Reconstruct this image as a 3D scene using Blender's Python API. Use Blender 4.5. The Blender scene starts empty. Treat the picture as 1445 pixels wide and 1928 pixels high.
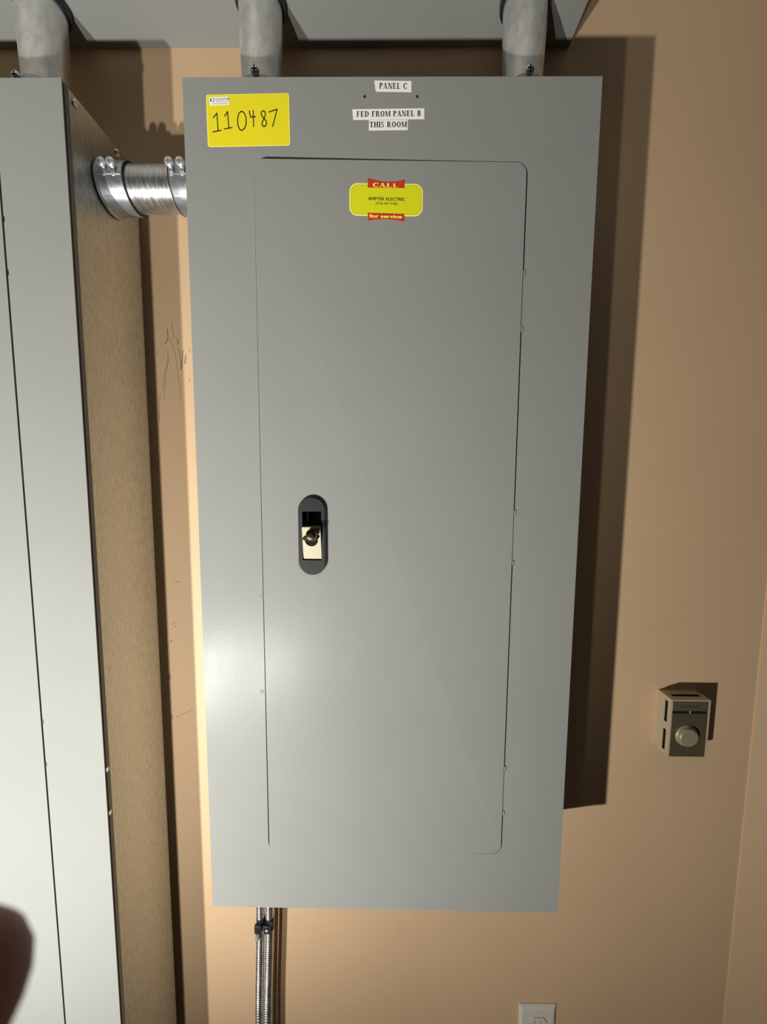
import bpy, bmesh, math, random
from mathutils import Vector, Matrix
from mathutils.geometry import tessellate_polygon
random.seed(7)
scene = bpy.context.scene
col = scene.collection
ZO = 1.95          # height of the top edge of the grey panels above the floor
D = 0.161          # the beige wall lies this far behind the panel fronts

# ------------------------------------------------------------------ camera
F_PX, IMG_H = 724.0, 1928.0
cam_d = bpy.data.cameras.new('camera')
cam = bpy.data.objects.new('camera', cam_d); col.objects.link(cam)
scene.camera = cam
CAM_POS = Vector((-0.000744, -0.510335, -0.481394 + ZO))
rx, ry, rz = -0.090983, -0.0072206, 0.0095713
Rm = (Matrix.Rotation(rz, 3, 'Z') @ Matrix.Rotation(rx, 3, 'X') @ Matrix.Rotation(ry, 3, 'Y'))
RIGHT, FWD, UP = Rm.col[0].copy(), Rm.col[1].copy(), Rm.col[2].copy()
M3 = Matrix((RIGHT, UP, -FWD)).transposed()
cam.matrix_world = Matrix.Translation(CAM_POS) @ M3.to_4x4()
cam_d.sensor_fit = 'AUTO'; cam_d.sensor_width = 36.0
cam_d.lens = F_PX / IMG_H * 36.0
cam_d.clip_start = 0.005
cam_d.dof.use_dof = True
cam_d.dof.focus_distance = 0.53
cam_d.dof.aperture_fstop = 9.5

# ------------------------------------------------------------------ world, lamps, exposure
w = bpy.data.worlds.new('world'); scene.world = w; w.use_nodes = True
w.node_tree.nodes['Background'].inputs[0].default_value = (0.9, 0.95, 1.0, 1)
w.node_tree.nodes['Background'].inputs[1].default_value = 0.003

def spot(name, pos, target, power, size, blend, colour):
    l = bpy.data.lights.new(name, 'SPOT'); o = bpy.data.objects.new(name, l); col.objects.link(o)
    o.location = Vector(pos) + Vector((0, 0, ZO))
    d = Vector(target) - Vector(pos)
    o.rotation_euler = d.to_track_quat('-Z', 'Y').to_euler()
    l.energy = power; l.spot_size = math.radians(size); l.spot_blend = blend
    l.shadow_soft_size = 0.016; l.color = colour
    return o
# the two heads of a low work light standing to the left of the photographer
spot('work_light_outer', (-0.72, -0.98, -1.275), (0.10, 0.0, 0.22), 100, 178, 1.0, (1.0, 0.985, 0.935))
spot('work_light_inner', (-0.432, -0.955, -1.242), (-1.45, 0.0, -0.38), 75, 165, 1.0, (1.0, 0.985, 0.935))

vs = scene.view_settings
vs.view_transform = 'Standard'; vs.look = 'None'; vs.exposure = 0.0; vs.gamma = 1.0
vs.use_curve_mapping = False

# ------------------------------------------------------------------ materials
def nmat(name):
    m = bpy.data.materials.new(name); m.use_nodes = True
    nt = m.node_tree; b = nt.nodes['Principled BSDF']
    return m, nt, b
def simple(name, colr, rough=0.5, metal=0.0, spec=0.5):
    m, nt, b = nmat(name)
    b.inputs['Base Color'].default_value = (*colr, 1); b.inputs['Roughness'].default_value = rough
    b.inputs['Metallic'].default_value = metal; b.inputs['Specular IOR Level'].default_value = spec
    return m
def coords(nt, scale=(1, 1, 1)):
    tc = nt.nodes.new('ShaderNodeTexCoord'); mp = nt.nodes.new('ShaderNodeMapping')
    mp.inputs['Scale'].default_value = scale
    nt.links.new(tc.outputs['Object'], mp.inputs['Vector'])
    return mp.outputs['Vector']
def noise(nt, vec, scale, detail=2.0, rough=0.5):
    n = nt.nodes.new('ShaderNodeTexNoise'); n.inputs['Scale'].default_value = scale
    n.inputs['Detail'].default_value = detail; n.inputs['Roughness'].default_value = rough
    nt.links.new(vec, n.inputs['Vector']); return n.outputs['Fac']
def ramp(nt, fac, stops):
    r = nt.nodes.new('ShaderNodeValToRGB'); nt.links.new(fac, r.inputs['Fac'])
    e = r.color_ramp.elements
    while len(e) < len(stops): e.new(0.5)
    for i, (p, c) in enumerate(stops):
        e[i].position = p; e[i].color = (*c, 1) if len(c) == 3 else c
    return r.outputs['Color']
def bump(nt, b, fac, strength, dist):
    n = nt.nodes.new('ShaderNodeBump'); n.inputs['Strength'].default_value = strength
    n.inputs['Distance'].default_value = dist
    nt.links.new(fac, n.inputs['Height']); nt.links.new(n.outputs['Normal'], b.inputs['Normal'])
def rampf(nt, fac, a, b_, lo, hi):
    mr = nt.nodes.new('ShaderNodeMapRange'); nt.links.new(fac, mr.inputs['Value'])
    mr.inputs['From Min'].default_value = a; mr.inputs['From Max'].default_value = b_
    mr.inputs['To Min'].default_value = lo; mr.inputs['To Max'].default_value = hi
    return mr.outputs['Result']

def mk_paint(name, c):
    m, nt, b = nmat(name)
    v = coords(nt)
    big = noise(nt, v, 5.0, 4.0, 0.55)
    nt.links.new(ramp(nt, big, [(0.3, [x * 0.97 for x in c]), (0.7, [x * 1.03 for x in c])]), b.inputs['Base Color'])
    sm = noise(nt, coords(nt, (1.6, 1.0, 0.55)), 9.0, 5.0, 0.6)
    nt.links.new(rampf(nt, sm, 0.35, 0.7, 0.27, 0.34), b.inputs['Roughness'])
    b.inputs['Specular IOR Level'].default_value = 0.085
    bump(nt, b, noise(nt, v, 420.0, 1.5, 0.5), 0.13, 0.0006)
    return m
GREY = mk_paint('grey_enamel', (0.247, 0.252, 0.236))
def mk_wall():
    m, nt, b = nmat('beige_wall_paint')
    v = coords(nt)
    c = (0.56, 0.385, 0.230)
    nt.links.new(ramp(nt, noise(nt, v, 3.0, 4.0, 0.6), [(0.3, [x * 0.97 for x in c]), (0.7, [x * 1.03 for x in c])]), b.inputs['Base Color'])
    b.inputs['Roughness'].default_value = 0.6; b.inputs['Specular IOR Level'].default_value = 0.3
    bump(nt, b, noise(nt, v, 160.0, 3.0, 0.5), 0.12, 0.0012)
    return m
WALL = mk_wall()
def mk_galv(name, base, r0, r1, sc, metal=0.92, bstr=0.25, fs=60.0, rot=0.0):
    m, nt, b = nmat(name)
    v = coords(nt, sc)
    if rot:
        v.node.inputs['Rotation'].default_value = (rot, 0, 0)
    n = noise(nt, v, fs, 5.0, 0.65)
    nt.links.new(ramp(nt, n, [(0.3, [x * 0.72 for x in base]), (0.7, [min(1, x * 1.15) for x in base])]), b.inputs['Base Color'])
    nt.links.new(rampf(nt, noise(nt, v, 110.0, 4.0, 0.6), 0.3, 0.7, r0, r1), b.inputs['Roughness'])
    b.inputs['Metallic'].default_value = metal
    bump(nt, b, n, bstr, 0.0010)
    return m
GALV = mk_galv('galvanised_sheet', (0.55, 0.565, 0.53), 0.36, 0.50, (1, 2.6, 0.8), 0.92, 0.45, 110.0, 0.35)
TUBE = mk_galv('conduit_zinc', (0.80, 0.80, 0.77), 0.36, 0.48, (1, 1, 0.5), 0.80, 0.08)
HTUBE = mk_galv('brushed_conduit_zinc', (0.52, 0.52, 0.51), 0.22, 0.42, (6, 0.7, 0.7), 0.94, 0.30)
CAST = mk_galv('die_cast_zinc', (0.42, 0.44, 0.47), 0.32, 0.44, (1, 1, 1), 0.85, 0.03)
ARMOR = mk_galv('cable_armour_steel', (0.62, 0.60, 0.57), 0.25, 0.35, (1, 1, 1), 0.95, 0.02)
SCREW = simple('bright_screw_steel', (0.76, 0.76, 0.74), 0.30, 0.75)
DARKMETAL = simple('dark_clamp_metal', (0.025, 0.026, 0.03), 0.35, 0.3)
BLACK = simple('black_void', (0.006, 0.006, 0.007), 0.6)
NAVY = simple('dark_plastic_bushing', (0.012, 0.014, 0.022), 0.35)
def mk_black_plastic():
    m, nt, b = nmat('black_textured_plastic')
    b.inputs['Base Color'].default_value = (0.011, 0.0105, 0.0105, 1); b.inputs['Roughness'].default_value = 0.55; b.inputs['Specular IOR Level'].default_value = 0.3
    bump(nt, b, noise(nt, coords(nt), 900.0, 2.0, 0.6), 0.5, 0.0006)
    return m
PLASTIC = mk_black_plastic()
GLOSSBLACK = simple('gloss_black_plastic', (0.008, 0.008, 0.008), 0.2)
BRASSY = simple('plated_latch_metal', (0.36, 0.335, 0.24), 0.66, 0.7)
BRONZE = simple('lock_cylinder_bronze', (0.30, 0.22, 0.11), 0.2, 1.0)
YELLOW = simple('yellow_sticker', (0.78, 0.665, 0.003), 0.5)
YELLOWEDGE = simple('pale_yellow_edge', (0.88, 0.82, 0.16), 0.5)
CHART = simple('fluorescent_yellow_sticker', (0.66, 0.66, 0.003), 0.45)
PALEY = simple('pale_yellow_border', (0.90, 0.82, 0.13), 0.45)
RED = simple('red_print', (0.50, 0.028, 0.006), 0.45)
OCHRE = simple('olive_outline_print', (0.25, 0.16, 0.005), 0.45)
WHITE = simple('white_paper', (0.86, 0.84, 0.79), 0.55)
INK = simple('black_ink', (0.012, 0.012, 0.014), 0.45)
MARKER = simple('marker_ink', (0.018, 0.018, 0.010), 0.4)
BLUEINK = simple('blue_logo_ink', (0.04, 0.10, 0.16), 0.5)
GREYINK = simple('grey_logo_ink', (0.16, 0.15, 0.17), 0.5)
SCUFF = simple('scuff_mark_dirt', (0.12, 0.075, 0.04), 0.7)
CREAM = simple('cream_thermostat_plastic', (0.42, 0.345, 0.225), 0.45)
FACE = simple('brown_thermostat_face', (0.105, 0.085, 0.048), 0.4, 0.3)
FACE2 = simple('olive_thermostat_band', (0.125, 0.105, 0.066), 0.4, 0.3)
KNOB = simple('taupe_knob', (0.30, 0.245, 0.155), 0.4, 0.2)
IVORY = simple('ivory_wall_plate', (0.60, 0.56, 0.49), 0.35)
CEIL = simple('white_ceiling_paint', (0.62, 0.61, 0.58), 0.8)
FLOORM, nt_, b_ = nmat('concrete_floor')
nt_.links.new(ramp(nt_, noise(nt_, coords(nt_), 6.0, 6.0, 0.6), [(0.3, (0.09, 0.085, 0.08)), (0.7, (0.13, 0.125, 0.115))]), b_.inputs['Base Color'])
b_.inputs['Roughness'].default_value = 0.8
def mk_skin():
    m, nt, b = nmat('skin')
    v = coords(nt)
    nt.links.new(ramp(nt, noise(nt, v, 60.0, 4.0, 0.6), [(0.3, (0.16, 0.055, 0.035)), (0.7, (0.22, 0.08, 0.05))]), b.inputs['Base Color'])
    b.inputs['Roughness'].default_value = 0.5
    bump(nt, b, noise(nt, v, 700.0, 3.0, 0.5), 0.2, 0.0004)
    return m
SKIN = mk_skin()

# ------------------------------------------------------------------ helpers
ORG = {}
def thing(name, label, cat, base, group=None):
    o = bpy.data.objects.new(name, None); col.objects.link(o)
    o.empty_display_size = 0.05
    o.location = Vector(base) + Vector((0, 0, ZO)); ORG[o.name] = Vector(base)
    o['label'] = label; o['category'] = cat
    if group: o['group'] = group
    return o
def obj(name, bm, mats, parent=None, smooth=False, label=None, kind=None):
    """one mesh object; geometry is given with z counted from the panel tops"""
    if not isinstance(mats, (list, tuple)): mats = [mats]
    org = ORG[parent.name] if parent else Vector((0, 0, -ZO))
    bmesh.ops.translate(bm, verts=bm.verts, vec=-org)
    bmesh.ops.recalc_face_normals(bm, faces=bm.faces)
    me = bpy.data.meshes.new(name); bm.to_mesh(me); bm.free()
    for m in mats: me.materials.append(m)
    if smooth:
        for p in me.polygons: p.use_smooth = True
        try: me.set_sharp_from_angle(angle=math.radians(38))
        except Exception: pass
    o = bpy.data.objects.new(name, me); col.objects.link(o)
    if parent:
        o.parent = parent; ORG[o.name] = org
    if label: o['label'] = label
    if kind: o['kind'] = kind
    return o
def NB(): return bmesh.new()
def box(bm, x0, x1, y0, y1, z0, z1, bev=0.0, mi=0):
    r = bmesh.ops.create_cube(bm, size=1.0)
    vs_ = r['verts']
    for v in vs_:
        v.co = Vector(((x0 + x1) / 2 + v.co.x * (x1 - x0), (y0 + y1) / 2 + v.co.y * (y1 - y0), (z0 + z1) / 2 + v.co.z * (z1 - z0)))
    fs = {f for v in vs_ for f in v.link_faces}
    for f in fs: f.material_index = mi
    if bev > 0:
        es = {e for v in vs_ for e in v.link_edges}
        bmesh.ops.bevel(bm, geom=list(es), offset=bev, segments=2, affect='EDGES', profile=0.5)
    return bm
def prism(bm, loops, y0, y1, mi=0, tilt=None, axis='Y'):
    """closed plate with holes: loops of (x, z), front at y0, back at y1"""
    def P(a, b, y):
        if axis == 'Y':
            if tilt: y = y + tilt(a, b)
            return Vector((a, y, b))
        if axis == 'X': return Vector((y, a, b))
        return Vector((a, b, y))
    flat = [p for l in loops for p in l]
    tris = tessellate_polygon([[Vector((p[0], p[1], 0)) for p in l] for l in loops])
    fv = [bm.verts.new(P(p[0], p[1], y0)) for p in flat]
    bv = [bm.verts.new(P(p[0], p[1], y1)) for p in flat]
    def face(vs):
        try:
            f = bm.faces.new(vs); f.material_index = mi
        except ValueError: pass
    for t in tris:
        face([fv[i] for i in t]); face([bv[i] for i in reversed(t)])
    k = 0
    for l in loops:
        n = len(l)
        for i in range(n):
            a, b = k + i, k + (i + 1) % n
            face([fv[a], fv[b], bv[b], bv[a]])
        k += n
    return bm
def rect(x0, x1, z0, z1): return [(x0, z0), (x1, z0), (x1, z1), (x0, z1)]
def rrect(x0, x1, z0, z1, r, seg=6):
    out = []
    for cx, cz, a0 in ((x1 - r, z0 + r, -90), (x1 - r, z1 - r, 0), (x0 + r, z1 - r, 90), (x0 + r, z0 + r, 180)):
        for i in range(seg + 1):
            a = math.radians(a0 + 90 * i / seg); out.append((cx + r * math.cos(a), cz + r * math.sin(a)))
    return out
def lathe(bm, prof, origin, axis, seg=28, mi=0, caps=True):
    """prof: list of (radius, distance along axis)"""
    ax = Vector(axis).normalized(); u = ax.orthogonal().normalized(); v = ax.cross(u); o = Vector(origin)
    rings = []
    for r, h in prof:
        rings.append([bm.verts.new(o + ax * h + (u * math.cos(2 * math.pi * i / seg) + v * math.sin(2 * math.pi * i / seg)) * max(r, 1e-5)) for i in range(seg)])
    for a, b in zip(rings, rings[1:]):
        for i in range(seg):
            f = bm.faces.new((a[i], a[(i + 1) % seg], b[(i + 1) % seg], b[i])); f.material_index = mi
    if caps:
        for r in (rings[0], rings[-1]):
            f = bm.faces.new(r); f.material_index = mi
    return bm
def stroke(bm, pts, width, y0, y1, mi=0, tilt=None):
    """flat pen stroke in the x-z plane"""
    pts = [Vector(p) for p in pts]; L, R = [], []
    n = len(pts)
    for i, p in enumerate(pts):
        d = (pts[min(i + 1, n - 1)] - pts[max(i - 1, 0)]).normalized()
        nn = Vector((-d.y, d.x)) * width / 2
        if i == 0: p = p - d * width * 0.3
        if i == n - 1: p = p + d * width * 0.3
        L.append(p + nn); R.append(p - nn)
    for i in range(n - 1):
        prism(bm, [[tuple(L[i]), tuple(L[i + 1]), tuple(R[i + 1]), tuple(R[i])]], y0, y1, mi, tilt)
def screw_head(bm, pos, axis, r, h, up=(0, 0, 1), cross=True):
    """round screw head with a dark cross recess (material 1)"""
    lathe(bm, [(r * 0.95, -h * 0.3), (r, 0.0), (r * 0.97, h * 0.45), (r * 0.8, h * 0.8), (r * 0.5, h), (0, h)], pos, axis, 18, 0)
    ax = Vector(axis).normalized(); v = Vector(up); v = (v - ax * v.dot(ax)).normalized(); u = ax.cross(v)
    if cross:
        for a, b in ((u, v), (v, u)):
            vs_ = []
            for k in (0.1, 1.06):
                for sa, sb in ((-1, -1), (1, -1), (1, 1), (-1, 1)):
                    vs_.append(bm.verts.new(Vector(pos) + ax * h * k + a * sa * r * 0.62 + b * sb * r * 0.15))
            for q in ((0, 1, 2, 3), (4, 5, 6, 7), (0, 1, 5, 4), (1, 2, 6, 5), (2, 3, 7, 6), (3, 0, 4, 7)):
                f = bm.faces.new([vs_[i] for i in q]); f.material_index = 1
    return bm

# --- lettering -----------------------------------------------------------
TH, TN, SH = 0.205, 0.085, 0.085       # stem, hairline, serif height
def ell(cx, cz, rx_, rz_, wx, wz, a0=0, a1=360, n=20):
    out, inn = [], []
    for i in range(n + 1):
        a = math.radians(a0 + (a1 - a0) * i / n)
        out.append((cx + rx_ * math.cos(a), cz + rz_ * math.sin(a))); inn.append((cx + (rx_ - wx) * math.cos(a), cz + (rz_ - wz) * math.sin(a)))
    return [[out[i], out[i + 1], inn[i + 1], inn[i]] for i in range(n)]
def R_(x0, z0, x1, z1): return [[(x0, z0), (x1, z0), (x1, z1), (x0, z1)]]
def ln(x0, z0, x1, z1, wd): return [[(x0 - wd / 2, z0), (x0 + wd / 2, z0), (x1 + wd / 2, z1), (x1 - wd / 2, z1)]]
def stem(x, z0=0.0, z1=1.0, th=TH): return R_(x, z0, x + th, z1) + R_(x - 0.06, z0, x + th + 0.06, z0 + SH) + R_(x - 0.06, z1 - SH, x + th + 0.06, z1)
def serif_glyph(c):
    if c == 'I': return stem(0.08), 0.33
    if c == 'L': return stem(0.08) + R_(0.08, 0, 0.62, TN) + R_(0.56, 0, 0.62, 0.28), 0.68
    if c == 'E': return stem(0.08) + R_(0.08, 0, 0.62, TN) + R_(0.56, 0, 0.62, 0.27) + R_(0.08, 1 - TN, 0.60, 1) + R_(0.54, 0.75, 0.60, 1) + R_(0.2, 0.48, 0.47, 0.48 + TN) + R_(0.42, 0.38, 0.47, 0.64), 0.70
    if c == 'F': return stem(0.08) + R_(0.08, 1 - TN, 0.60, 1) + R_(0.54, 0.73, 0.60, 1) + R_(0.2, 0.48, 0.45, 0.48 + TN) + R_(0.40, 0.38, 0.45, 0.64), 0.66
    if c == 'T': return stem(0.27) + R_(0.02, 1 - TN, 0.69, 1) + R_(0.02, 0.73, 0.08, 1) + R_(0.63, 0.73, 0.69, 1), 0.71
    if c == 'H': return stem(0.08) + stem(0.53) + R_(0.2, 0.48, 0.6, 0.48 + TN), 0.80
    if c == 'P': return stem(0.08) + ell(0.32, 0.745, 0.32, 0.255, TH, TN, -90, 90) + R_(0.2, 1 - TN, 0.33, 1) + R_(0.2, 0.49, 0.33, 0.49 + TN), 0.68
    if c == 'R': return stem(0.08) + ell(0.32, 0.755, 0.31, 0.245, TH, TN, -90, 90) + R_(0.2, 1 - TN, 0.33, 1) + R_(0.2, 0.51, 0.33, 0.51 + TN) + ln(0.63, 0.0, 0.40, 0.53, 0.18) + R_(0.55, 0, 0.78, SH), 0.78
    if c == 'B': return stem(0.08) + ell(0.32, 0.76, 0.29, 0.24, TH, TN, -90, 90) + ell(0.33, 0.27, 0.33, 0.27, TH, TN, -90, 90) + R_(0.2, 1 - TN, 0.33, 1) + R_(0.2, 0.5, 0.34, 0.5 + TN) + R_(0.2, 0, 0.34, TN), 0.72
    if c == 'D': return stem(0.08) + ell(0.3, 0.5, 0.44, 0.5, TH, TN, -90, 90) + R_(0.2, 1 - TN, 0.31, 1) + R_(0.2, 0, 0.31, TN), 0.80
    if c == 'O': return ell(0.40, 0.5, 0.36, 0.515, TH, TN, 0, 360, 28), 0.80
    if c == 'C': return ell(0.40, 0.5, 0.36, 0.515, TH, TN, 42, 318, 24) + R_(0.62, 0.68, 0.68, 0.98) + R_(0.62, 0.04, 0.68, 0.26), 0.74
    if c == 'S': return ell(0.29, 0.745, 0.24, 0.27, 0.13, TN, 30, 230, 14) + ell(0.31, 0.265, 0.25, 0.28, 0.14, TN, -150, 60, 14) + [[(0.09, 0.66), (0.20, 0.52), (0.50, 0.33), (0.42, 0.50)], [(0.12, 0.60), (0.22, 0.66), (0.50, 0.46), (0.44, 0.36)]] + R_(0.47, 0.70, 0.52, 0.98) + R_(0.06, 0.02, 0.11, 0.30), 0.62
    if c == 'A': return ln(0.10, 0, 0.36, 1.0, 0.07) + ln(0.62, 0, 0.38, 1.0, 0.18) + R_(0.19, 0.28, 0.56, 0.28 + TN) + R_(-0.01, 0, 0.23, SH) + R_(0.47, 0, 0.79, SH), 0.78
    if c == 'N': return R_(0.12, 0, 0.12 + TN, 1) + R_(0.66, 0, 0.66 + TN, 1) + ln(0.64, 0, 0.19, 1, 0.19) + R_(0.02, 0, 0.29, SH) + R_(0.55, 1 - SH, 0.82, 1) + R_(0.02, 1 - SH, 0.2, 1), 0.84
    if c == 'M': return R_(0.11, 0, 0.11 + TN, 1) + R_(0.74, 0, 0.74 + TH, 1) + ln(0.47, 0.05, 0.19, 1, 0.18) + ln(0.47, 0.05, 0.78, 1, 0.07) + R_(0.02, 0, 0.27, SH) + R_(0.68, 0, 0.97, SH) + R_(0.02, 1 - SH, 0.22, 1) + R_(0.8, 1 - SH, 0.97, 1), 0.98
    return [], 0.36
def serif_text(bm, text, p0, p1, cap, y0, y1, mi=0, tilt=None, bold=1.0):
    """set text from p0 (baseline left) to p1 (baseline right), capitals `cap` high"""
    gl, x, tot = [], 0.0, 0.0
    for c in text:
        q, adv = serif_glyph(c); gl.append((q, x)); x += adv + 0.05
    tot = x - 0.05
    p0, p1 = Vector(p0), Vector(p1); d = p1 - p0
    ux = d / tot; uz = Vector((-d.y, d.x)).normalized() * cap
    for q, x in gl:
        for poly in q:
            prism(bm, [[tuple(p0 + ux * (x + a) + uz * b) for a, b in poly]], y0, y1, mi, tilt)
def plain_text(bm, text, p0, p1, cap, y, tilt=None, mi=0, bold=0.0):
    """built-in sans lettering fitted between p0 and p1"""
    cu = bpy.data.curves.new('lettering', 'FONT'); cu.body = text; cu.size = 1.0; cu.resolution_u = 3
    cu.offset = bold
    t = bpy.data.objects.new('lettering', cu); col.objects.link(t)
    bpy.context.view_layer.update()
    me = bpy.data.meshes.new_from_object(t.evaluated_get(bpy.context.evaluated_depsgraph_get()))
    xs = [v.co.x for v in me.vertices]; zs = [v.co.y for v in me.vertices]
    x0, x1 = min(xs), max(xs); hz = 0.69
    p0, p1 = Vector(p0), Vector(p1); d = p1 - p0; uz = Vector((-d.y, d.x)).normalized() * cap / hz
    base = len(bm.verts)
    vs_ = []
    for v in me.vertices:
        q = p0 + d * ((v.co.x - x0) / (x1 - x0)) + uz * v.co.y
        vs_.append(bm.verts.new((q.x, y + (tilt(q.x, q.y) if tilt else 0), q.y)))
    for p in me.polygons:
        try:
            f = bm.faces.new([vs_[i] for i in p.vertices]); f.material_index = mi
        except ValueError: pass
    bpy.data.objects.remove(t); bpy.data.curves.remove(cu); bpy.data.meshes.remove(me)

# ------------------------------------------------------------------ the room
FL = -ZO
bm = NB(); box(bm, -2.6, 0.70, D, D + 0.10, FL, 0.80)
wall_back = obj('wall_back', bm, WALL, None, kind='structure')
bm = NB(); box(bm, -2.7, -2.6, -1.9, D + 0.10, FL, 0.80)
wall_left = obj('wall_left', bm, WALL, None, kind='structure')
bm = NB(); prism(bm, [[(0.671, D - 0.0018), (1.35, D - 0.150), (1.35, D + 0.10), (0.671, D + 0.10)]], FL, 0.80, axis='Z')
wall_right = obj('wall_right', bm, WALL, None, kind='structure')
bm = NB(); box(bm, -2.6, 1.35, -1.9, D + 0.10, FL - 0.10, FL)
floor = obj('floor', bm, FLOORM, None, kind='structure')
bm = NB(); box(bm, -2.6, 1.35, -1.9, D + 0.10, 0.80, 0.90)
ceiling = obj('ceiling', bm, CEIL, None, kind='structure')
ORG[wall_back.name] = Vector((0, 0, -ZO))
SC = [[[-0.3748, -0.2356], [-0.3746, -0.2518], [-0.3796, -0.259]], [[-0.3659, -0.2249], [-0.3661, -0.2383], [-0.3632, -0.25]], [[-0.3699, -0.2518], [-0.3658, -0.2662], [-0.3618, -0.2843], [-0.3594, -0.3153], [-0.3561, -0.3522]], [[-0.3754, -0.2717], [-0.3766, -0.2898], [-0.3826, -0.3063], [-0.3867, -0.3338]], [[-0.375, -0.2844], [-0.381, -0.3118], [-0.3856, -0.3523]], [[-0.3577, -0.2517], [-0.3576, -0.2599]], [[-0.3573, -0.2662], [-0.3531, -0.3007]], [[-0.3499, -0.2698], [-0.3541, -0.3016]], [[-0.3918, -0.3412], [-0.3947, -0.3635], [-0.395, -0.3896]], [[-0.3873, -0.2636], [-0.3844, -0.2627]], [[-0.3913, -0.269], [-0.3904, -0.2699]], [[-0.3944, -0.2754], [-0.3931, -0.279]], [[-0.3455, -0.277], [-0.348, -0.2915]], [[-0.3438, -0.2806], [-0.3462, -0.2934]], [[-0.3386, -0.2688], [-0.3381, -0.2708]], [[-0.3404, -0.3152], [-0.3401, -0.3226]], [[-0.3526, -0.1071], [-0.3523, -0.1105]]]
SC += [[[-0.3814, -0.6694], [-0.3702, -0.6733]], [[-0.3915, -0.7511], [-0.3791, -0.7437]], [[-0.3927, -0.779], [-0.3915, -0.7831]], [[-0.3899, -0.9282], [-0.3731, -0.9193], [-0.3575, -0.9116]], [[-0.3846, -0.753], [-0.3826, -0.7547]]]
for i, p in enumerate(SC):
    bm = NB(); stroke(bm, p, (0.0012, 0.0006, 0.0005, 0.0006, 0.0005, 0.0011, 0.0006)[i % 7], D - 0.0001, D + 0.0004)
    obj('scuff_mark', bm, SCUFF, wall_back)

# ------------------------------------------------------------------ panel boards
def panel_shell(root, x0, x1, z0, z1, dx0, dx1, dz0, dz1, gap, body=None):
    """galvanised box, strut behind it and the grey front cover with its door opening"""
    b = NB()
    i = 0.0012
    prism(b, [rect(x0 + i, x1 - i, z0 + i, z1 - i), rect(x0 + 0.004, x1 - 0.004, z0 + 0.004, z1 - 0.004)], 0.0105, 0.140)
    box(b, x0 + i, x1 - i, 0.1395, 0.142, z0 + i, z1 - i)
    obj('box_body', b, body or GALV, root)
    b = NB()
    prism(b, [rect(x0 + 0.004, x1 - 0.004, z0 + 0.004, z1 - 0.004), rect(x0 + 0.03, x1 - 0.03, z0 + 0.03, z1 - 0.03)], 0.001, 0.012)
    obj('cover_gap_shade', b, BLACK, root)  # black filler, paints the shade in the open gap behind the cover
    b = NB()
    prism(b, [rect(x0 + 0.0004, x1 - 0.0004, z0 + 0.0004, z1 - 0.0004), rect(x0 + 0.012, x1 - 0.012, z0 + 0.012, z1 - 0.012)], 0.0042, 0.0108)
    obj('box_flange', b, GREY, root)
    b = NB()
    hole = rrect(dx0 - gap * 1.8, dx1 + gap * 1.6, dz0 - gap * 0.6, dz1 + gap * 1.2, 0.0135)
    prism(b, [rect(x0, x1, z0, z1), hole], 0.0, 0.0016)
    obj('front_cover', b, GREY, root)
    b = NB()
    box(b, dx0 - 0.02, dx1 + 0.02, 0.045, 0.047, dz0 - 0.02, dz1 + 0.02)
    obj('dead_front', b, BLACK, root)
    for z in (z1 - 0.16, z0 + 0.16):
        b = NB()
        prism(b, [[(z - 0.0205, 0.142), (z + 0.0205, 0.142), (z + 0.0205, D), (z - 0.0205, D)]], 0, 1)
        for v in b.verts:
            a, y, t = v.co.x, v.co.z, v.co.y
            v.co = Vector((x0 + 0.05 + (x1 - x0 - 0.10) * t, y, a))
        obj('mounting_strut', b, GALV, root)

# --- the middle panel
PX = 0.254; PH = 1.1153
c_panel = thing('electrical_panel', 'grey wall-mounted electrical panel with closed door, black latch and yellow stickers', 'electrical panel', (0, 0.07, -PH), 'grey electrical panels')
DX0, DX1, DZ0, DZ1 = -0.1672, 0.1672, -1.0222, -0.0962
panel_shell(c_panel, -PX, PX, -PH, 0.0, DX0, DX1, DZ0, DZ1, 0.0012, GREY)
def dtilt(x, z): return -0.0058 * (DX1 - x) / (DX1 - DX0) * (0.30 + 0.70 * (z - DZ0) / (DZ1 - DZ0)) - 0.0003
bm = NB()
prism(bm, [rrect(DX0, DX1, DZ0, DZ1, 0.0125), rect(-0.1126, -0.0876, -0.5925, -0.5274)], 0.0, 0.0016, tilt=dtilt)
prism(bm, [rrect(DX0, DX1, DZ0, DZ1, 0.0125), rrect(DX0 + 0.0015, DX1 - 0.0015, DZ0 + 0.0015, DZ1 - 0.0015, 0.011)], 0.0016, 0.013, tilt=dtilt)
c_door = obj('door', bm, GREY, c_panel)
for z in (-0.2592, -0.5613, -0.9245):
    for k in (-0.034, 0.034):
        bm = NB(); lathe(bm, [(0.0, -0.003), (0.0012, -0.003), (0.0012, 0.003), (0.0, 0.003)], (0.1692, -0.0002, z + k), (0, 0, 1), 10)
        obj('hinge_knuckle', bm, GREY, c_panel, True)
    bm = NB(); lathe(bm, [(0.0, -0.034), (0.0010, -0.034), (0.0010, 0.034), (0.0, 0.034)], (0.1688, 0.0022, z), (0, 0, 1), 10)
    obj('hinge_pin', bm, GREY, c_panel, True)
for z in (-0.6465, -0.7819):
    bm = NB(); lathe(bm, [(0.0032, 0.0), (0.0031, 0.0003), (0.0022, 0.0006), (0.0012, 0.0004), (0, 0.0002)], (-0.1741, 0.0, z), (0, -1, 0), 16)
    obj('weld_dimple', bm, GREY, c_panel, True)
for x in (-0.0322, 0.0316):
    bm = NB(); lathe(bm, [(0.0017, -0.0002), (0.0017, 0.00012), (0, 0.00012)], (x, 0.0, -0.0219), (0, -1, 0), 14)
    obj('screw_hole', bm, BLACK, c_panel)

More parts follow.
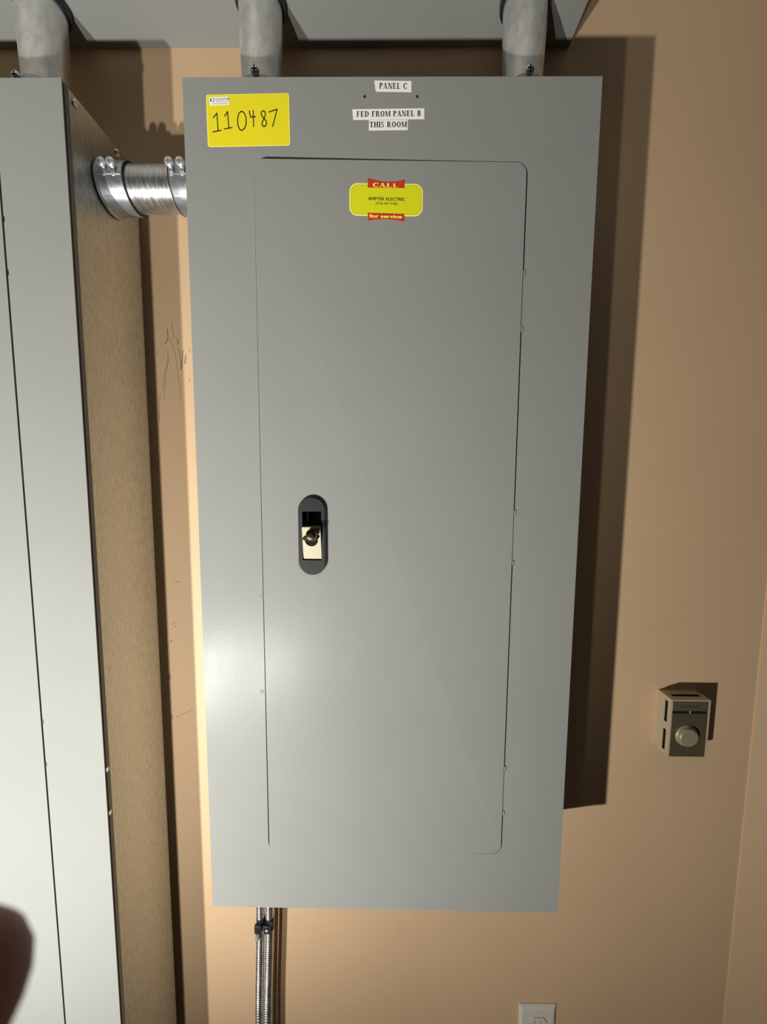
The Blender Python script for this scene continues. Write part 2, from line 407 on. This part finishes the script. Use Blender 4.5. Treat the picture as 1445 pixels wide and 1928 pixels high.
# latch in the door (black oval escutcheon, pocket, plated paddle with lock)
lx, lz, LY = -0.0998, -0.5600, dtilt(-0.0998, -0.56)
def stad(hw, hh, n=14):
    out = []
    for cz, a0 in ((hh - hw, 0), (-(hh - hw), 180)):
        for i in range(n + 1):
            a = math.radians(a0 + 180 * i / n); out.append((lx + hw * math.cos(a), lz + cz + hw * math.sin(a)))
    return out
wx0, wx1, wz0, wz1 = -0.1126, -0.0876, -0.5925, -0.5274
bm = NB(); win = rect(wx0, wx1, wz0, wz1)
prism(bm, [stad(0.0186, 0.0528), win], LY - 0.0030, LY + 0.010)
prism(bm, [stad(0.0168, 0.0510), win], LY - 0.0046, LY - 0.0028)
obj('latch_escutcheon', bm, PLASTIC, c_door, label='black textured oval latch surround')
bm = NB()
prism(bm, [rect(wx0 - 0.002, wx1 + 0.002, wz0 - 0.002, wz1 + 0.002), rect(wx0, wx1, wz0, wz1)], LY - 0.001, LY + 0.022)
box(bm, wx0 - 0.002, wx1 + 0.002, LY + 0.021, LY + 0.023, wz0 - 0.002, wz1 + 0.002)
box(bm, wx0 + 0.004, wx0 + 0.006, LY + 0.004, LY + 0.021, -0.546, wz1)
obj('latch_pocket', bm, GLOSSBLACK, c_door)
# paddle: slightly tilted plated plate
pz0, pz1 = -0.5918, -0.5474
def ptilt(x, z): return 0.19 * (pz1 - z)
PY = LY - 0.0105
hole = [(lx - 0.0005 + 0.0088 * math.cos(math.radians(a)), -0.5648 + 0.0088 * math.sin(math.radians(a))) for a in range(0, 360, 18)]
bm = NB(); prism(bm, [rrect(wx0 + 0.0006, wx1 - 0.0002, pz0, pz1, 0.0012, 3), hole], PY, PY + 0.0014, tilt=ptilt)
box(bm, wx0 + 0.001, wx1 - 0.0006, PY, LY + 0.020, pz1 - 0.0014, pz1 - 0.0002)
obj('latch_paddle', bm, BRASSY, c_door, label='bright plated metal latch paddle')
bm = NB()
lathe(bm, [(0.0088, -0.006), (0.0088, 0.0002), (0, 0.0002)], (lx - 0.0005, PY + 0.006, -0.5648), (0, -1, 0), 20)
obj('lock_recess', bm, GLOSSBLACK, c_door)
bm = NB()
lathe(bm, [(0.0070, -0.004), (0.0070, 0.0125), (0.0064, 0.0142), (0.0035, 0.0150), (0, 0.0150)], (lx + 0.0016, PY + 0.004, -0.5570), (0, -1, 0.10), 24, 0)
box(bm, lx + 0.0007, lx + 0.0025, PY - 0.0116, PY - 0.0106, -0.5595, -0.5525, 0, 1)
obj('lock_cylinder', bm, [BRONZE, GLOSSBLACK], c_door, True, label='dark bronze lock cylinder')
bm = NB()
lip = [(lx - 0.0125, -0.5628), (lx - 0.006, -0.5655), (lx + 0.005, -0.5655), (lx + 0.0088, -0.5628), (lx + 0.0062, -0.5590), (lx - 0.0045, -0.5590)]
prism(bm, [lip], PY - 0.0025, PY + 0.004)
obj('lock_lip', bm, BRONZE, c_door)

# --- stickers and printed labels on the middle panel
sq = [(-0.22564, -0.01957), (-0.12423, -0.01794), (-0.12349, -0.07662), (-0.22524, -0.07841)]
def rounded_quad(q, r, seg=4, inset=0.0):
    q = [Vector(p) for p in q]; c = sum(q, Vector((0, 0))) / 4
    q = [p + (c - p).normalized() * inset * 1.41 for p in q]
    out = []
    for i in range(4):
        p, a, b_ = q[i], q[i - 1], q[(i + 1) % 4]
        d1 = (a - p).normalized() * r; d2 = (b_ - p).normalized() * r
        for k in range(seg + 1):
            t = k / seg; out.append(tuple((p + d1) * (1 - t) ** 2 + p * 2 * t * (1 - t) + (p + d2) * t ** 2))
    return out
bm = NB()
prism(bm, [rounded_quad(sq, 0.0032)], -0.00030, -0.00002)
st = obj('asset_sticker', bm, YELLOWEDGE, c_panel, label='yellow rectangular sticker with handwritten number')
bm = NB(); prism(bm, [rounded_quad(sq, 0.0028, 4, 0.0009)], -0.00034, -0.0002); obj('sticker_face', bm, YELLOW, st)
HW = [[[-0.21719, -0.04534], [-0.21279, -0.04029], [-0.21198, -0.06041]], [[-0.21853, -0.06137], [-0.20804, -0.05966]], [[-0.20331, -0.04365], [-0.19967, -0.03868], [-0.19859, -0.05706]], [[-0.20416, -0.05802], [-0.1945, -0.05654]], [[-0.18328, -0.03849], [-0.18619, -0.04108], [-0.18757, -0.04702], [-0.18751, -0.05372], [-0.18544, -0.05857], [-0.18279, -0.05992], [-0.1793, -0.05746], [-0.17714, -0.05224], [-0.17721, -0.04555], [-0.17887, -0.04072], [-0.18165, -0.03849], [-0.18368, -0.03849]], [[-0.17296, -0.03776], [-0.17239, -0.0411], [-0.17167, -0.04481], [-0.16557, -0.04423]], [[-0.16825, -0.0374], [-0.16817, -0.04407], [-0.16803, -0.05539]], [[-0.15334, -0.04113], [-0.15449, -0.03816], [-0.15651, -0.03779], [-0.15858, -0.03964], [-0.15824, -0.04261], [-0.15587, -0.04558], [-0.1527, -0.0493], [-0.15195, -0.05228], [-0.15363, -0.05488], [-0.15608, -0.0554], [-0.15789, -0.05301], [-0.15717, -0.04967], [-0.15465, -0.04558], [-0.15336, -0.04187]], [[-0.14884, -0.03906], [-0.14395, -0.03759], [-0.13907, -0.03612], [-0.14167, -0.0456], [-0.14494, -0.05542]]]
bm = NB()
for p in HW:
    for a, b_ in zip(p, p[1:]): stroke(bm, [a, b_], 0.0013, -0.00044, -0.00030)
obj('handwriting', bm, MARKER, st)
bm = NB(); prism(bm, [[(-0.22194, -0.02252), (-0.19715, -0.02184), (-0.19742, -0.03106), (-0.2212, -0.03176)]], -0.00046, -0.0003); obj('logo_label', bm, WHITE, st)
bm = NB()
for q in ell(-0.2178, -0.0256, 0.0024, 0.0026, 0.0008, 0.0008, -80, 70, 8): prism(bm, [q], -0.00052, -0.00044, 0)
for q in ell(-0.2190, -0.0256, 0.0017, 0.0021, 0.0017, 0.0021, 90, 300, 8): prism(bm, [q[:3]], -0.00052, -0.00044, 0)
plain_text(bm, 'QUANTUM', (-0.2139, -0.02617), (-0.1972, -0.02560), 0.0023, -0.00052, mi=1, bold=0.01)
plain_text(bm, 'TECHNOLOGY', (-0.2138, -0.02835), (-0.1974, -0.02785), 0.0013, -0.00052, mi=1)
for k in range(9):
    x = -0.2174 + k * 0.0020
    prism(bm, [rect(x, x + 0.0016, -0.03015, -0.02955)], -0.00052, -0.00044, 1)
obj('logo_print', bm, [BLUEINK, GREYINK], st)

def paper_label(name, quad, text, p0, p1, cap, label):
    b = NB(); prism(b, [quad], -0.00022, -0.00002)
    o = obj(name, b, WHITE, c_panel, label=label)
    b = NB(); serif_text(b, text, p0, p1, cap, -0.00030, -0.0002)
    obj('lettering', b, INK, o)
paper_label('name_label', [(-0.02062, -0.00423), (0.02441, -0.00492), (0.02458, -0.01711), (-0.01871, -0.01644)], 'PANEL C', (-0.01456, -0.01322), (0.01933, -0.01374), 0.0064, 'white paper label printed PANEL C')
paper_label('name_label', [(-0.04721, -0.03609), (0.04033, -0.03513), (0.04069, -0.04717), (-0.046, -0.04793)], 'FED FROM PANEL B', (-0.04197, -0.0446), (0.03678, -0.04384), 0.0062, 'white paper label printed FED FROM PANEL B')
paper_label('name_label', [(-0.02694, -0.04815), (0.02057, -0.04792), (0.02072, -0.05931), (-0.0269, -0.05985)], 'THIS ROOM', (-0.02618, -0.0565), (0.01947, -0.05619), 0.0063, 'white paper label printed THIS ROOM')

# service sticker on the door
def srect(cx0, cx1, cz0, cz1, r): return rrect(cx0, cx1, cz0, cz1, r, 8)
bm = NB(); prism(bm, [srect(-0.0505, 0.0402, -0.1600, -0.1226, 0.0100)], -0.0004, -0.00002, tilt=dtilt)
sv = obj('service_sticker', bm, PALEY, c_panel, label='fluorescent yellow service sticker with red banner ends')
bm = NB(); prism(bm, [srect(-0.0487, 0.0384, -0.1582, -0.1244, 0.0085)], -0.00046, -0.0003, tilt=dtilt); obj('outline', bm, OCHRE, sv)
bm = NB(); prism(bm, [srect(-0.0483, 0.0380, -0.1578, -0.1248, 0.0082)], -0.00052, -0.0003, tilt=dtilt); obj('sticker_face', bm, CHART, sv)
def curve_top(a, b_, c, n=8): return [(a[0] + (c[0] - a[0]) * t, (1 - t) ** 2 * a[1] + 2 * t * (1 - t) * (2 * b_[1] - 0.5 * (a[1] + c[1])) + t * t * c[1]) for t in [i / n for i in range(n + 1)]]
bm = NB(); prism(bm, [curve_top((-0.02758, -0.11688), (-0.00547, -0.12092), (0.01739, -0.1181)) + [(0.01735, -0.12779), (-0.02796, -0.12779)]], -0.00058, -0.0001, tilt=dtilt)
obj('banner', bm, RED, sv, label='red banner end reading CALL')
bm = NB(); prism(bm, [curve_top((-0.02741, -0.16553), (-0.00514, -0.16357), (0.01715, -0.16626)) + [(0.01746, -0.15736), (-0.02785, -0.15662)]], -0.00058, -0.0001, tilt=dtilt)
obj('banner', bm, RED, sv, label='red banner end reading for service')
bm = NB()
serif_text(bm, 'CALL', (-0.02206, -0.12703), (0.00998, -0.12756), 0.0049, -0.00066, -0.0005, 1, dtilt)
plain_text(bm, 'for service', (-0.02577, -0.16204), (0.01464, -0.16262), 0.0036, -0.00066, dtilt, 1, 0.035)
plain_text(bm, 'AMPTEK ELECTRIC', (-0.02766, -0.14213), (0.0181, -0.14257), 0.0036, -0.00066, dtilt, 0, 0.0)
plain_text(bm, 'AMPTEK ELECTRIC', (-0.02740, -0.14213), (0.01836, -0.14257), 0.0036, -0.00067, dtilt, 0, 0.0)
plain_text(bm, '(973) 427-9100', (-0.01802, -0.14674), (0.0083, -0.14719), 0.0024, -0.00066, dtilt, 0, 0.0)
plain_text(bm, '(973) 427-9100', (-0.01788, -0.14674), (0.00844, -0.14719), 0.0024, -0.00067, dtilt, 0, 0.0)
obj('lettering', bm, [INK, PALEY], sv)

# --- the tall panel at the left
LX0, LX1, LZ0 = -0.9100, -0.4022, -1.78
l_panel = thing('electrical_panel', 'tall grey electrical panel at the left edge with bare galvanised side', 'electrical panel', (-0.656, 0.07, LZ0), 'grey electrical panels')
panel_shell(l_panel, LX0, LX1, LZ0, 0.0, -0.8250, -0.4888, -1.69, -0.0962, 0.0015)
bm = NB()
prism(bm, [rrect(-0.8250, -0.4888, -1.69, -0.0962, 0.0125)], -0.0002, 0.0016)
prism(bm, [rrect(-0.8250, -0.4888, -1.69, -0.0962, 0.0125), rrect(-0.8235, -0.4903, -1.6885, -0.0977, 0.011)], 0.0016, 0.013)
obj('door', bm, GREY, l_panel)
for z in (-0.194, -0.862, -1.45):
    for k in (-0.032, 0.032):
        bm = NB(); lathe(bm, [(0.0, -0.003), (0.0011, -0.003), (0.0011, 0.003), (0.0, 0.003)], (-0.4862, 0.0004, z + k), (0, 0, 1), 10)
        obj('hinge_knuckle', bm, BLACK, l_panel, True)
for y, z in ((0.0214, -0.0100), (0.0972, -0.0090)):
    bm = NB(); screw_head(bm, (LX1 - 0.001, y, z), (1, 0, 0.0), 0.0048, 0.0034, cross=False)
    obj('screw', bm, [SCREW, BLACK], l_panel, True)
for y, z in ((0.003, -0.9045), (0.003, -0.972)):
    bm = NB(); box(bm, LX1 - 0.002, LX1 + 0.0012, y, y + 0.004, z - 0.003, z + 0.003, 0.0005)
    obj('flange_tab', bm, SCREW, l_panel)

# ------------------------------------------------------------------ wireway above
ZW = 0.194
ww = thing('wireway', 'grey sheet-metal wiring trough across the top of the wall', 'wiring trough', (-0.5, 0.085, ZW))
bm = NB()
prism(bm, [rect(0.010, D, ZW, ZW + 0.152), rect(0.0116, D - 0.0016, ZW + 0.0016, ZW + 0.1504)], -2.59, 0.2775, axis='X')
obj('trough_body', bm, GREY, ww)
bm = NB(); box(bm, 0.2775, 0.2795, 0.012, D, ZW + 0.0005, ZW + 0.152, 0.0006); obj('end_cap', bm, GREY, ww)
bm = NB(); box(bm, -2.59, 0.279, 0.0075, 0.010, ZW + 0.004, ZW + 0.148, 0.0006); obj('trough_cover', bm, GREY, ww)

# ------------------------------------------------------------------ vertical conduits
CY = 0.100
def vconduit(cx, screw_dx, label):
    t = thing('conduit', label, 'conduit', (cx, CY, 0.0), 'short vertical conduits under the wiring trough')
    b = NB(); lathe(b, [(0.0279, 0.0), (0.0279, 0.088), (0.0287, 0.110), (0.0298, 0.14), (0.0303, ZW)], (cx, CY, 0), (0, 0, 1), 48)
    obj('tube', b, TUBE, t, True)
    b = NB(); lathe(b, [(0.0345, 0.0), (0.0345, 0.006), (0.0312, 0.008), (0.0312, 0.0690), (0.0300, 0.0712), (0.0282, 0.0712)], (cx, CY, 0), (0, 0, 1), 40)
    cn = obj('connector', b, CAST, t, True)
    a = math.asin(screw_dx / 0.0345)
    d = Vector((math.sin(a), -math.cos(a), 0))
    p = Vector((cx, CY, 0.0685)) + d * 0.0305
    b = NB(); lathe(b, [(0.0, 0.0), (0.0042, 0.0), (0.0042, 0.006), (0, 0.006)], p - d * 0.002, (0, -1, 0) if abs(screw_dx) < 0.02 else d, 14)
    screw_head(b, p + Vector((0, -0.0035, 0.0022)), (0.0, -1, -0.12), 0.0064, 0.0032)
    obj('screw', b, [SCREW, BLACK], cn, True)
    b = NB(); lathe(b, [(0.0305, 0), (0.0336, 0.0), (0.0350, 0.003), (0.0350, 0.010), (0.0305, 0.0105)], (cx, CY, ZW - 0.0105), (0, 0, 1), 48)
    obj('bushing', b, NAVY, t, True)
    return t
vconduit(-0.5035, -0.0215, 'leftmost short galvanised conduit rising from the left panel')
vconduit(-0.1874, 0.001, 'middle short galvanised conduit above the yellow asset sticker')
vconduit(0.1892, -0.001, 'rightmost short galvanised conduit near the panel top right corner')

# ------------------------------------------------------------------ horizontal conduit
HY, HZ, HR = 0.078, -0.0735, 0.0286
hc = thing('conduit', 'horizontal shiny conduit joining the two electrical panels', 'conduit', (-0.33, HY, HZ - HR))
bm = NB(); lathe(bm, [(HR, -0.395), (HR, -0.26)], (0, HY, HZ), (1, 0, 0), 56); obj('tube', bm, HTUBE, hc, True)
def hconnector(xa, xb, face, sx):
    """xa: flange end at the box, xb: open end"""
    s = 1 if xb > xa else -1; L_ = abs(xb - xa)
    b = NB(); lathe(b, [(0.0345, 0.0), (0.0345, 0.0018), (0.0322, 0.003), (0.0318, L_ - 0.002), (0.0312, L_), (HR + 0.0008, L_), (HR + 0.0008, L_ - 0.004)], (xa, HY, HZ), (s, 0, 0), 56)
    # cast ledge and ribs below the clamping screws
    cn = obj('connector', b, CAST, hc, True)
    lo, hi = min(xa, xb), max(xa, xb)
    def band(bb, x0, x1, a0, a1, r0, r1, n=8):
        rows = []
        for i in range(n + 1):
            a = math.radians(a0 + (a1 - a0) * i / n)
            rows.append([bb.verts.new((x, HY - r * math.cos(a), HZ + r * math.sin(a))) for x in (x0, x1) for r in (r0, r1)])
        for p, q in zip(rows, rows[1:]):
            for i0, i1 in ((0, 1), (1, 3), (3, 2), (2, 0)): bb.faces.new((p[i0], p[i1], q[i1], q[i0]))
        bb.faces.new((rows[0][0], rows[0][1], rows[0][3], rows[0][2])); bb.faces.new((rows[-1][0], rows[-1][1], rows[-1][3], rows[-1][2]))
    for x in sx:
        b = NB(); band(b, x - 0.0005, x + 0.0055, -1, 14, 0.0315, 0.0345)
        obj('clamp_strap', b, CAST, cn, True)
        a = math.radians(20)
        p = Vector((x + 0.001, HY - 0.0350 * math.cos(a), HZ + 0.0350 * math.sin(a)))
        b = NB(); lathe(b, [(0.0, -0.004), (0.0027, -0.004), (0.0027, 0.012), (0, 0.012)], p + Vector((0.001, 0.003, -0.012)), (0, 0.1, 1), 12)
        screw_head(b, p + Vector((0, -0.002, -0.001)), (0.05, -1, -0.25), 0.0060, 0.0034)
        obj('screw', b, [SCREW, GREYINK], cn, True)
    for a0, rr in ((-3.5, 0.0330), (-47, 0.0326)):
        b = NB(); band(b, lo + 0.003, hi - 0.001, a0, a0 + 2, 0.0315, rr, 2)
        obj('cast_ridge', b, CAST, cn, True)
    b = NB(); lathe(b, [(HR - 0.001, -0.0012), (0.0312, -0.0012), (0.0312, 0.0012), (HR - 0.001, 0.0012)], (xb + s * 0.0006, HY, HZ), (1, 0, 0), 48)
    obj('gap_shade_ring', b, BLACK, cn, True)  # black ring, paints the shaded gap between connector rim and tube
hconnector(-0.4015, -0.3655, 1, (-0.3905, -0.3775))
hconnector(-0.2548, -0.3010, 1, (-0.2985, -0.2835))

# ------------------------------------------------------------------ armoured cables below
def cable(name, pts, r, label, strap_bolt):
    """helically corrugated steel armour along a smooth vertical path"""
    t = thing(name, label, 'cable', (pts[-1][0], pts[-1][1], pts[-1][2]), 'armoured cables below the middle panel')
    P = [Vector(p) for p in pts]
    def at(s):
        n = len(P) - 1; s = max(0, min(n - 1e-6, s * n)); i = int(s); f = s - i
        p0, p1, p2, p3 = P[max(i - 1, 0)], P[i], P[i + 1], P[min(i + 2, n)]
        return 0.5 * ((2 * p1) + (p2 - p0) * f + (2 * p0 - 5 * p1 + 4 * p2 - p3) * f * f + (3 * p1 - p0 - 3 * p2 + p3) * f ** 3)
    length = abs(P[0].z - P[-1].z); pitch = 0.0055; ring = int(length / pitch * 6); seg = 18
    b = NB(); prev = None
    for k in range(ring + 1):
        c = at(k / ring); row = []
        for i in range(seg):
            a = 2 * math.pi * i / seg; ph = (k / 6.0 - i / seg) % 1.0
            rr = r * (0.78 + 0.22 * math.sin(math.pi * ph) ** 0.7)
            row.append(b.verts.new((c.x + rr * math.cos(a), c.y + rr * math.sin(a), c.z)))
        if prev:
            for i in range(seg): b.faces.new((prev[i], prev[(i + 1) % seg], row[(i + 1) % seg], row[i]))
        prev = row
    obj('armour', b, ARMOR, t, True)
    c0 = P[0]
    b = NB(); lathe(b, [(0.0080, 0.0), (0.0080, -0.006), (0.0078, -0.008), (0.0077, -0.09), (r * 1.0, -0.094)], (c0.x, c0.y, -PH), (0, 0, 1), 24)
    cn = obj('connector', b, ARMOR, t, True)
    zc = -1.302
    cx = at((P[0].z - zc) / length).x; cy = P[0].y
    b = NB(); lathe(b, [(r * 0.95, 0.012), (r * 1.06, 0.011), (r * 1.08, 0.0), (r * 1.06, -0.010), (r * 0.98, -0.012)], (cx, cy, zc), (0, 0, 1), 20)
    box(b, cx - 0.0085, cx + 0.0045, cy - r * 1.62, cy - r * 0.8, zc - 0.010, zc + 0.006, 0.0015)
    if not strap_bolt: box(b, cx + 0.002, cx + 0.0095, cy - r * 1.5, cy - r * 0.7, zc + 0.004, zc + 0.013, 0.0015)
    cl = obj('cable_clamp', b, DARKMETAL, t, True)
    b = NB()
    if strap_bolt: lathe(b, [(0, 0.0), (0.0036, 0.0), (0.0036, -0.009), (0.0040, -0.0092), (0.0040, -0.0125), (0.003, -0.0135), (0, -0.0135)], (cx - 0.0035, cy - r * 1.3, zc - 0.0095), (0, 0, 1), 14)
    else: screw_head(b, (cx - 0.002, cy - r * 1.6, zc - 0.003), (0, -1, 0), 0.0032, 0.0012)
    obj('clamp_screw', b, [SCREW, DARKMETAL], cl, True)
    return t
KY = 0.126
cable('armoured_cable', [(-0.2275, KY, -1.118), (-0.2278, KY, -1.22), (-0.2285, KY, -1.30), (-0.2315, KY, -1.39), (-0.2345, KY, -1.48), (-0.237, KY, -1.62), (-0.238, KY, -1.78), (-0.238, KY, -1.95)], 0.0074, 'ribbed metal cable with clamp bolt hanging below panel, left of the pair', True)
cable('armoured_cable', [(-0.2108, KY, -1.118), (-0.2112, KY, -1.22), (-0.2118, KY, -1.30), (-0.2150, KY, -1.39), (-0.2186, KY, -1.48), (-0.221, KY, -1.62), (-0.222, KY, -1.78), (-0.222, KY, -1.95)], 0.0076, 'ribbed metal cable with black clamp hanging below panel, right of the pair', False)

# ------------------------------------------------------------------ thermostat
TX0, TX1, TZ0, TZ1, TY, TB = 0.4936, 0.5606, -0.9670, -0.8610, 0.126, 0.147
th = thing('thermostat', 'cream wall thermostat with brown face and round dial', 'thermostat', (0.527, D, TZ0))
bm = NB(); prism(bm, [rect(TX0 + 0.0008, TX1 - 0.0008, TZ0 + 0.0008, TZ1 - 0.0008), rect(TX0 + 0.003, TX1 - 0.003, TZ0 + 0.003, TZ1 - 0.003)], TB + 0.0004, D)
box(bm, TX0 + 0.003, TX1 - 0.003, D - 0.002, D, TZ0 + 0.003, TZ1 - 0.003)
obj('wall_base', bm, CREAM, th)
bm = NB()
w_ = 0.0016
prism(bm, [rect(TX0, TX1, TZ0, TZ1), rect(TX0 + 0.0024, TX1 - 0.0024, TZ0 + 0.0024, TZ1 - 0.0022)], TY, TY + 0.003)           # front rim
for xa in (TX0, TX1 - w_):                                                                                                         # sides with vent slots
    prism(bm, [rect(TY + 0.003, TB, TZ0, TZ1), rect(0.1342, 0.1422, -0.9075, -0.8688), rect(0.1342, 0.1422, -0.9590, -0.9208)], xa, xa + w_, axis='X')
for za in (TZ0, TZ1 - w_):                                                                                                         # top and bottom with a slot
    prism(bm, [rect(TX0 + w_, TX1 - w_, TY + 0.003, TB), rect(0.5035, 0.5535, 0.1374, 0.1448)], za, za + w_, axis='Z')
obj('cover', bm, CREAM, th)
bm = NB(); box(bm, TX0 + 0.004, TX1 - 0.004, TY + 0.0035, D - 0.003, TZ0 + 0.004, TZ1 - 0.004); obj('interior', bm, BLACK, th)
FZ = -0.8835
bm = NB(); box(bm, TX0 + 0.0027, TX1 - 0.0027, TY + 0.0006, TY + 0.0032, FZ + 0.0022, TZ1 - 0.0026, 0.0003); bd = obj('top_band', bm, FACE2, th)
bm = NB(); box(bm, TX0 + 0.0027, TX1 - 0.0027, TY + 0.0006, TY + 0.0032, TZ0 + 0.0028, FZ - 0.0022, 0.0003); fc = obj('face_plate', bm, FACE, th)
bm = NB(); box(bm, TX0 + 0.0027, TX1 - 0.0027, TY + 0.0020, TY + 0.0034, FZ - 0.0023, FZ + 0.0023); obj('scale_slot', bm, BLACK, th)
bm = NB(); box(bm, 0.5270, 0.5278, TY + 0.0004, TY + 0.0020, FZ - 0.0026, FZ + 0.0020); obj('pointer', bm, CREAM, th)
bm = NB(); plain_text(bm, 'Honeywell', (0.5112, -0.8748), (0.5414, -0.8744), 0.0034, TY + 0.0004); obj('lettering', bm, INK, bd)
bm = NB(); lathe(bm, [(0.0192, 0.0), (0.0190, 0.001), (0.0178, 0.0024), (0.0168, 0.0030), (0.0158, 0.0070), (0.0146, 0.0080), (0, 0.0080)], (0.5235, TY + 0.0008, -0.9262), (0, -1, 0), 40)
kb = obj('dial_knob', bm, KNOB, th, True)
bm = NB(); box(bm, 0.5312, 0.5320, TY - 0.0074, TY - 0.0070, -0.9190, -0.9150); obj('dial_mark', bm, FACE, kb)

# ------------------------------------------------------------------ wall outlet at the lower edge
OX0, OX1, OZ1 = 0.2677, 0.3393, -1.5125; OZ0 = OZ1 - 0.1143
wo = thing('wall_outlet', 'ivory duplex wall outlet at the bottom edge of the photo', 'outlet', (0.3035, D, OZ0))
ocx = (OX0 + OX1) / 2; ocz = (OZ0 + OZ1) / 2
bm = NB()
def oloop(s):
    """face of one receptacle: circle cut flat at top and bottom"""
    out = []
    for i in range(36):
        a = math.radians(i * 10); out.append((ocx + 0.0172 * math.cos(a), s + max(-0.0143, min(0.0143, 0.0172 * math.sin(a)))))
    return out
rec = (ocz + 0.0195, ocz - 0.0195)
def plate_ring(y, ins): return rect(OX0 + ins, OX1 - ins, OZ0 + ins, OZ1 - ins)
holes = [[(ocx + (a - ocx) * 1.03, s + (b_ - s) * 1.03) for a, b_ in oloop(s)] for s in rec]
prism(bm, [plate_ring(0, 0.0055)] + holes, D - 0.0062, D - 0.001)
r0 = [bm.verts.new((a, D - 0.0062, b_)) for a, b_ in plate_ring(0, 0.0055)]
r1 = [bm.verts.new((a, D - 0.0048, b_)) for a, b_ in plate_ring(0, 0.0022)]
r2 = [bm.verts.new((a, D - 0.0022, b_)) for a, b_ in plate_ring(0, 0.0)]
r3 = [bm.verts.new((a, D, b_)) for a, b_ in plate_ring(0, 0.0)]
for p, q in ((r0, r1), (r1, r2), (r2, r3)):
    for i in range(4): bm.faces.new((p[i], p[(i + 1) % 4], q[(i + 1) % 4], q[i]))
obj('cover_plate', bm, IVORY, wo)
for s in rec:
    bm = NB()
    slots = [rect(ocx - 0.0072, ocx - 0.0050, s + 0.0005, s + 0.0085), rect(ocx + 0.0050, ocx + 0.0070, s + 0.0012, s + 0.0078), [(ocx + 0.0024 * math.cos(math.radians(a)), s - 0.0065 + 0.0024 * math.sin(math.radians(a))) for a in range(0, 360, 30)]]
    prism(bm, [oloop(s)] + slots, D - 0.0076, D - 0.001)
    rc = obj('receptacle', bm, IVORY, wo)
    bm = NB(); box(bm, ocx - 0.010, ocx + 0.010, D - 0.0012, D - 0.0002, s - 0.011, s + 0.011); obj('slot_void', bm, BLACK, rc)
bm = NB(); screw_head(bm, (ocx, D - 0.0062, ocz), (0, -1, 0), 0.0034, 0.0010); obj('screw', bm, [SCREW, BLACK], wo, True)

# ------------------------------------------------------------------ the photographer's hand by the lens
def cw(x, f, u):                       # metres right of, ahead of and above the lens
    return CAM_POS + RIGHT * x + FWD * f + UP * u
hb = bmesh.new(); skin = hb.verts.layers.skin.verify()
def jv(x, f, u, r):
    v = hb.verts.new(cw(x, f, u)); v[skin].radius = (r, r); return v
def chain(start, pts):
    p = start
    for q in pts:
        v = jv(*q); hb.edges.new((p, v)); p = v
    return p
root = jv(-0.150, -0.075, -0.150, 0.026)
root[skin].use_root = True
chain(root, [(-0.160, -0.120, -0.200, 0.027), (-0.175, -0.190, -0.290, 0.036), (-0.190, -0.270, -0.390, 0.042)])
palm = jv(-0.143, -0.045, -0.122, 0.030); hb.edges.new((root, palm))
chain(palm, [(-0.134, -0.004, -0.088, 0.0150), (-0.118, 0.024, -0.074, 0.0105), (-0.094, 0.040, -0.063, 0.0090), (-0.072, 0.0455, -0.0565, 0.0092), (-0.058, 0.0450, -0.0592, 0.0110), (-0.0500, 0.0450, -0.0592, 0.0104), (-0.0456, 0.0450, -0.0592, 0.0074)])
chain(palm, [(-0.132, -0.006, -0.104, 0.0150), (-0.117, 0.016, -0.098, 0.0105), (-0.096, 0.026, -0.092, 0.0092), (-0.074, 0.026, -0.088, 0.0084)])
chain(palm, [(-0.130, -0.012, -0.121, 0.0145), (-0.114, 0.008, -0.120, 0.0100), (-0.094, 0.016, -0.115, 0.0090), (-0.075, 0.014, -0.110, 0.0082)])
chain(palm, [(-0.128, -0.022, -0.138, 0.0135), (-0.112, -0.006, -0.140, 0.0090), (-0.096, 0.002, -0.136, 0.0080), (-0.082, 0.001, -0.131, 0.0072)])
chain(palm, [(-0.128, -0.056, -0.098, 0.0170), (-0.108, -0.055, -0.074, 0.0125), (-0.086, -0.046, -0.056, 0.0105), (-0.068, -0.036, -0.046, 0.0092)])
org = cw(-0.15, -0.075, -0.15)
for v in hb.verts: v.co -= org
hm = bpy.data.meshes.new('hand'); hb.to_mesh(hm); hb.free(); hm.materials.append(SKIN)
hand = bpy.data.objects.new('hand', hm); col.objects.link(hand); hand.location = org
md = hand.modifiers.new('skin', 'SKIN'); md.use_smooth_shade = True; md.branch_smoothing = 0.6
sd = hand.modifiers.new('subsurf', 'SUBSURF'); sd.levels = 2; sd.render_levels = 2
hand['label'] = 'dark blurred fingertip of the photographer near the lower left corner'
hand['category'] = 'hand'
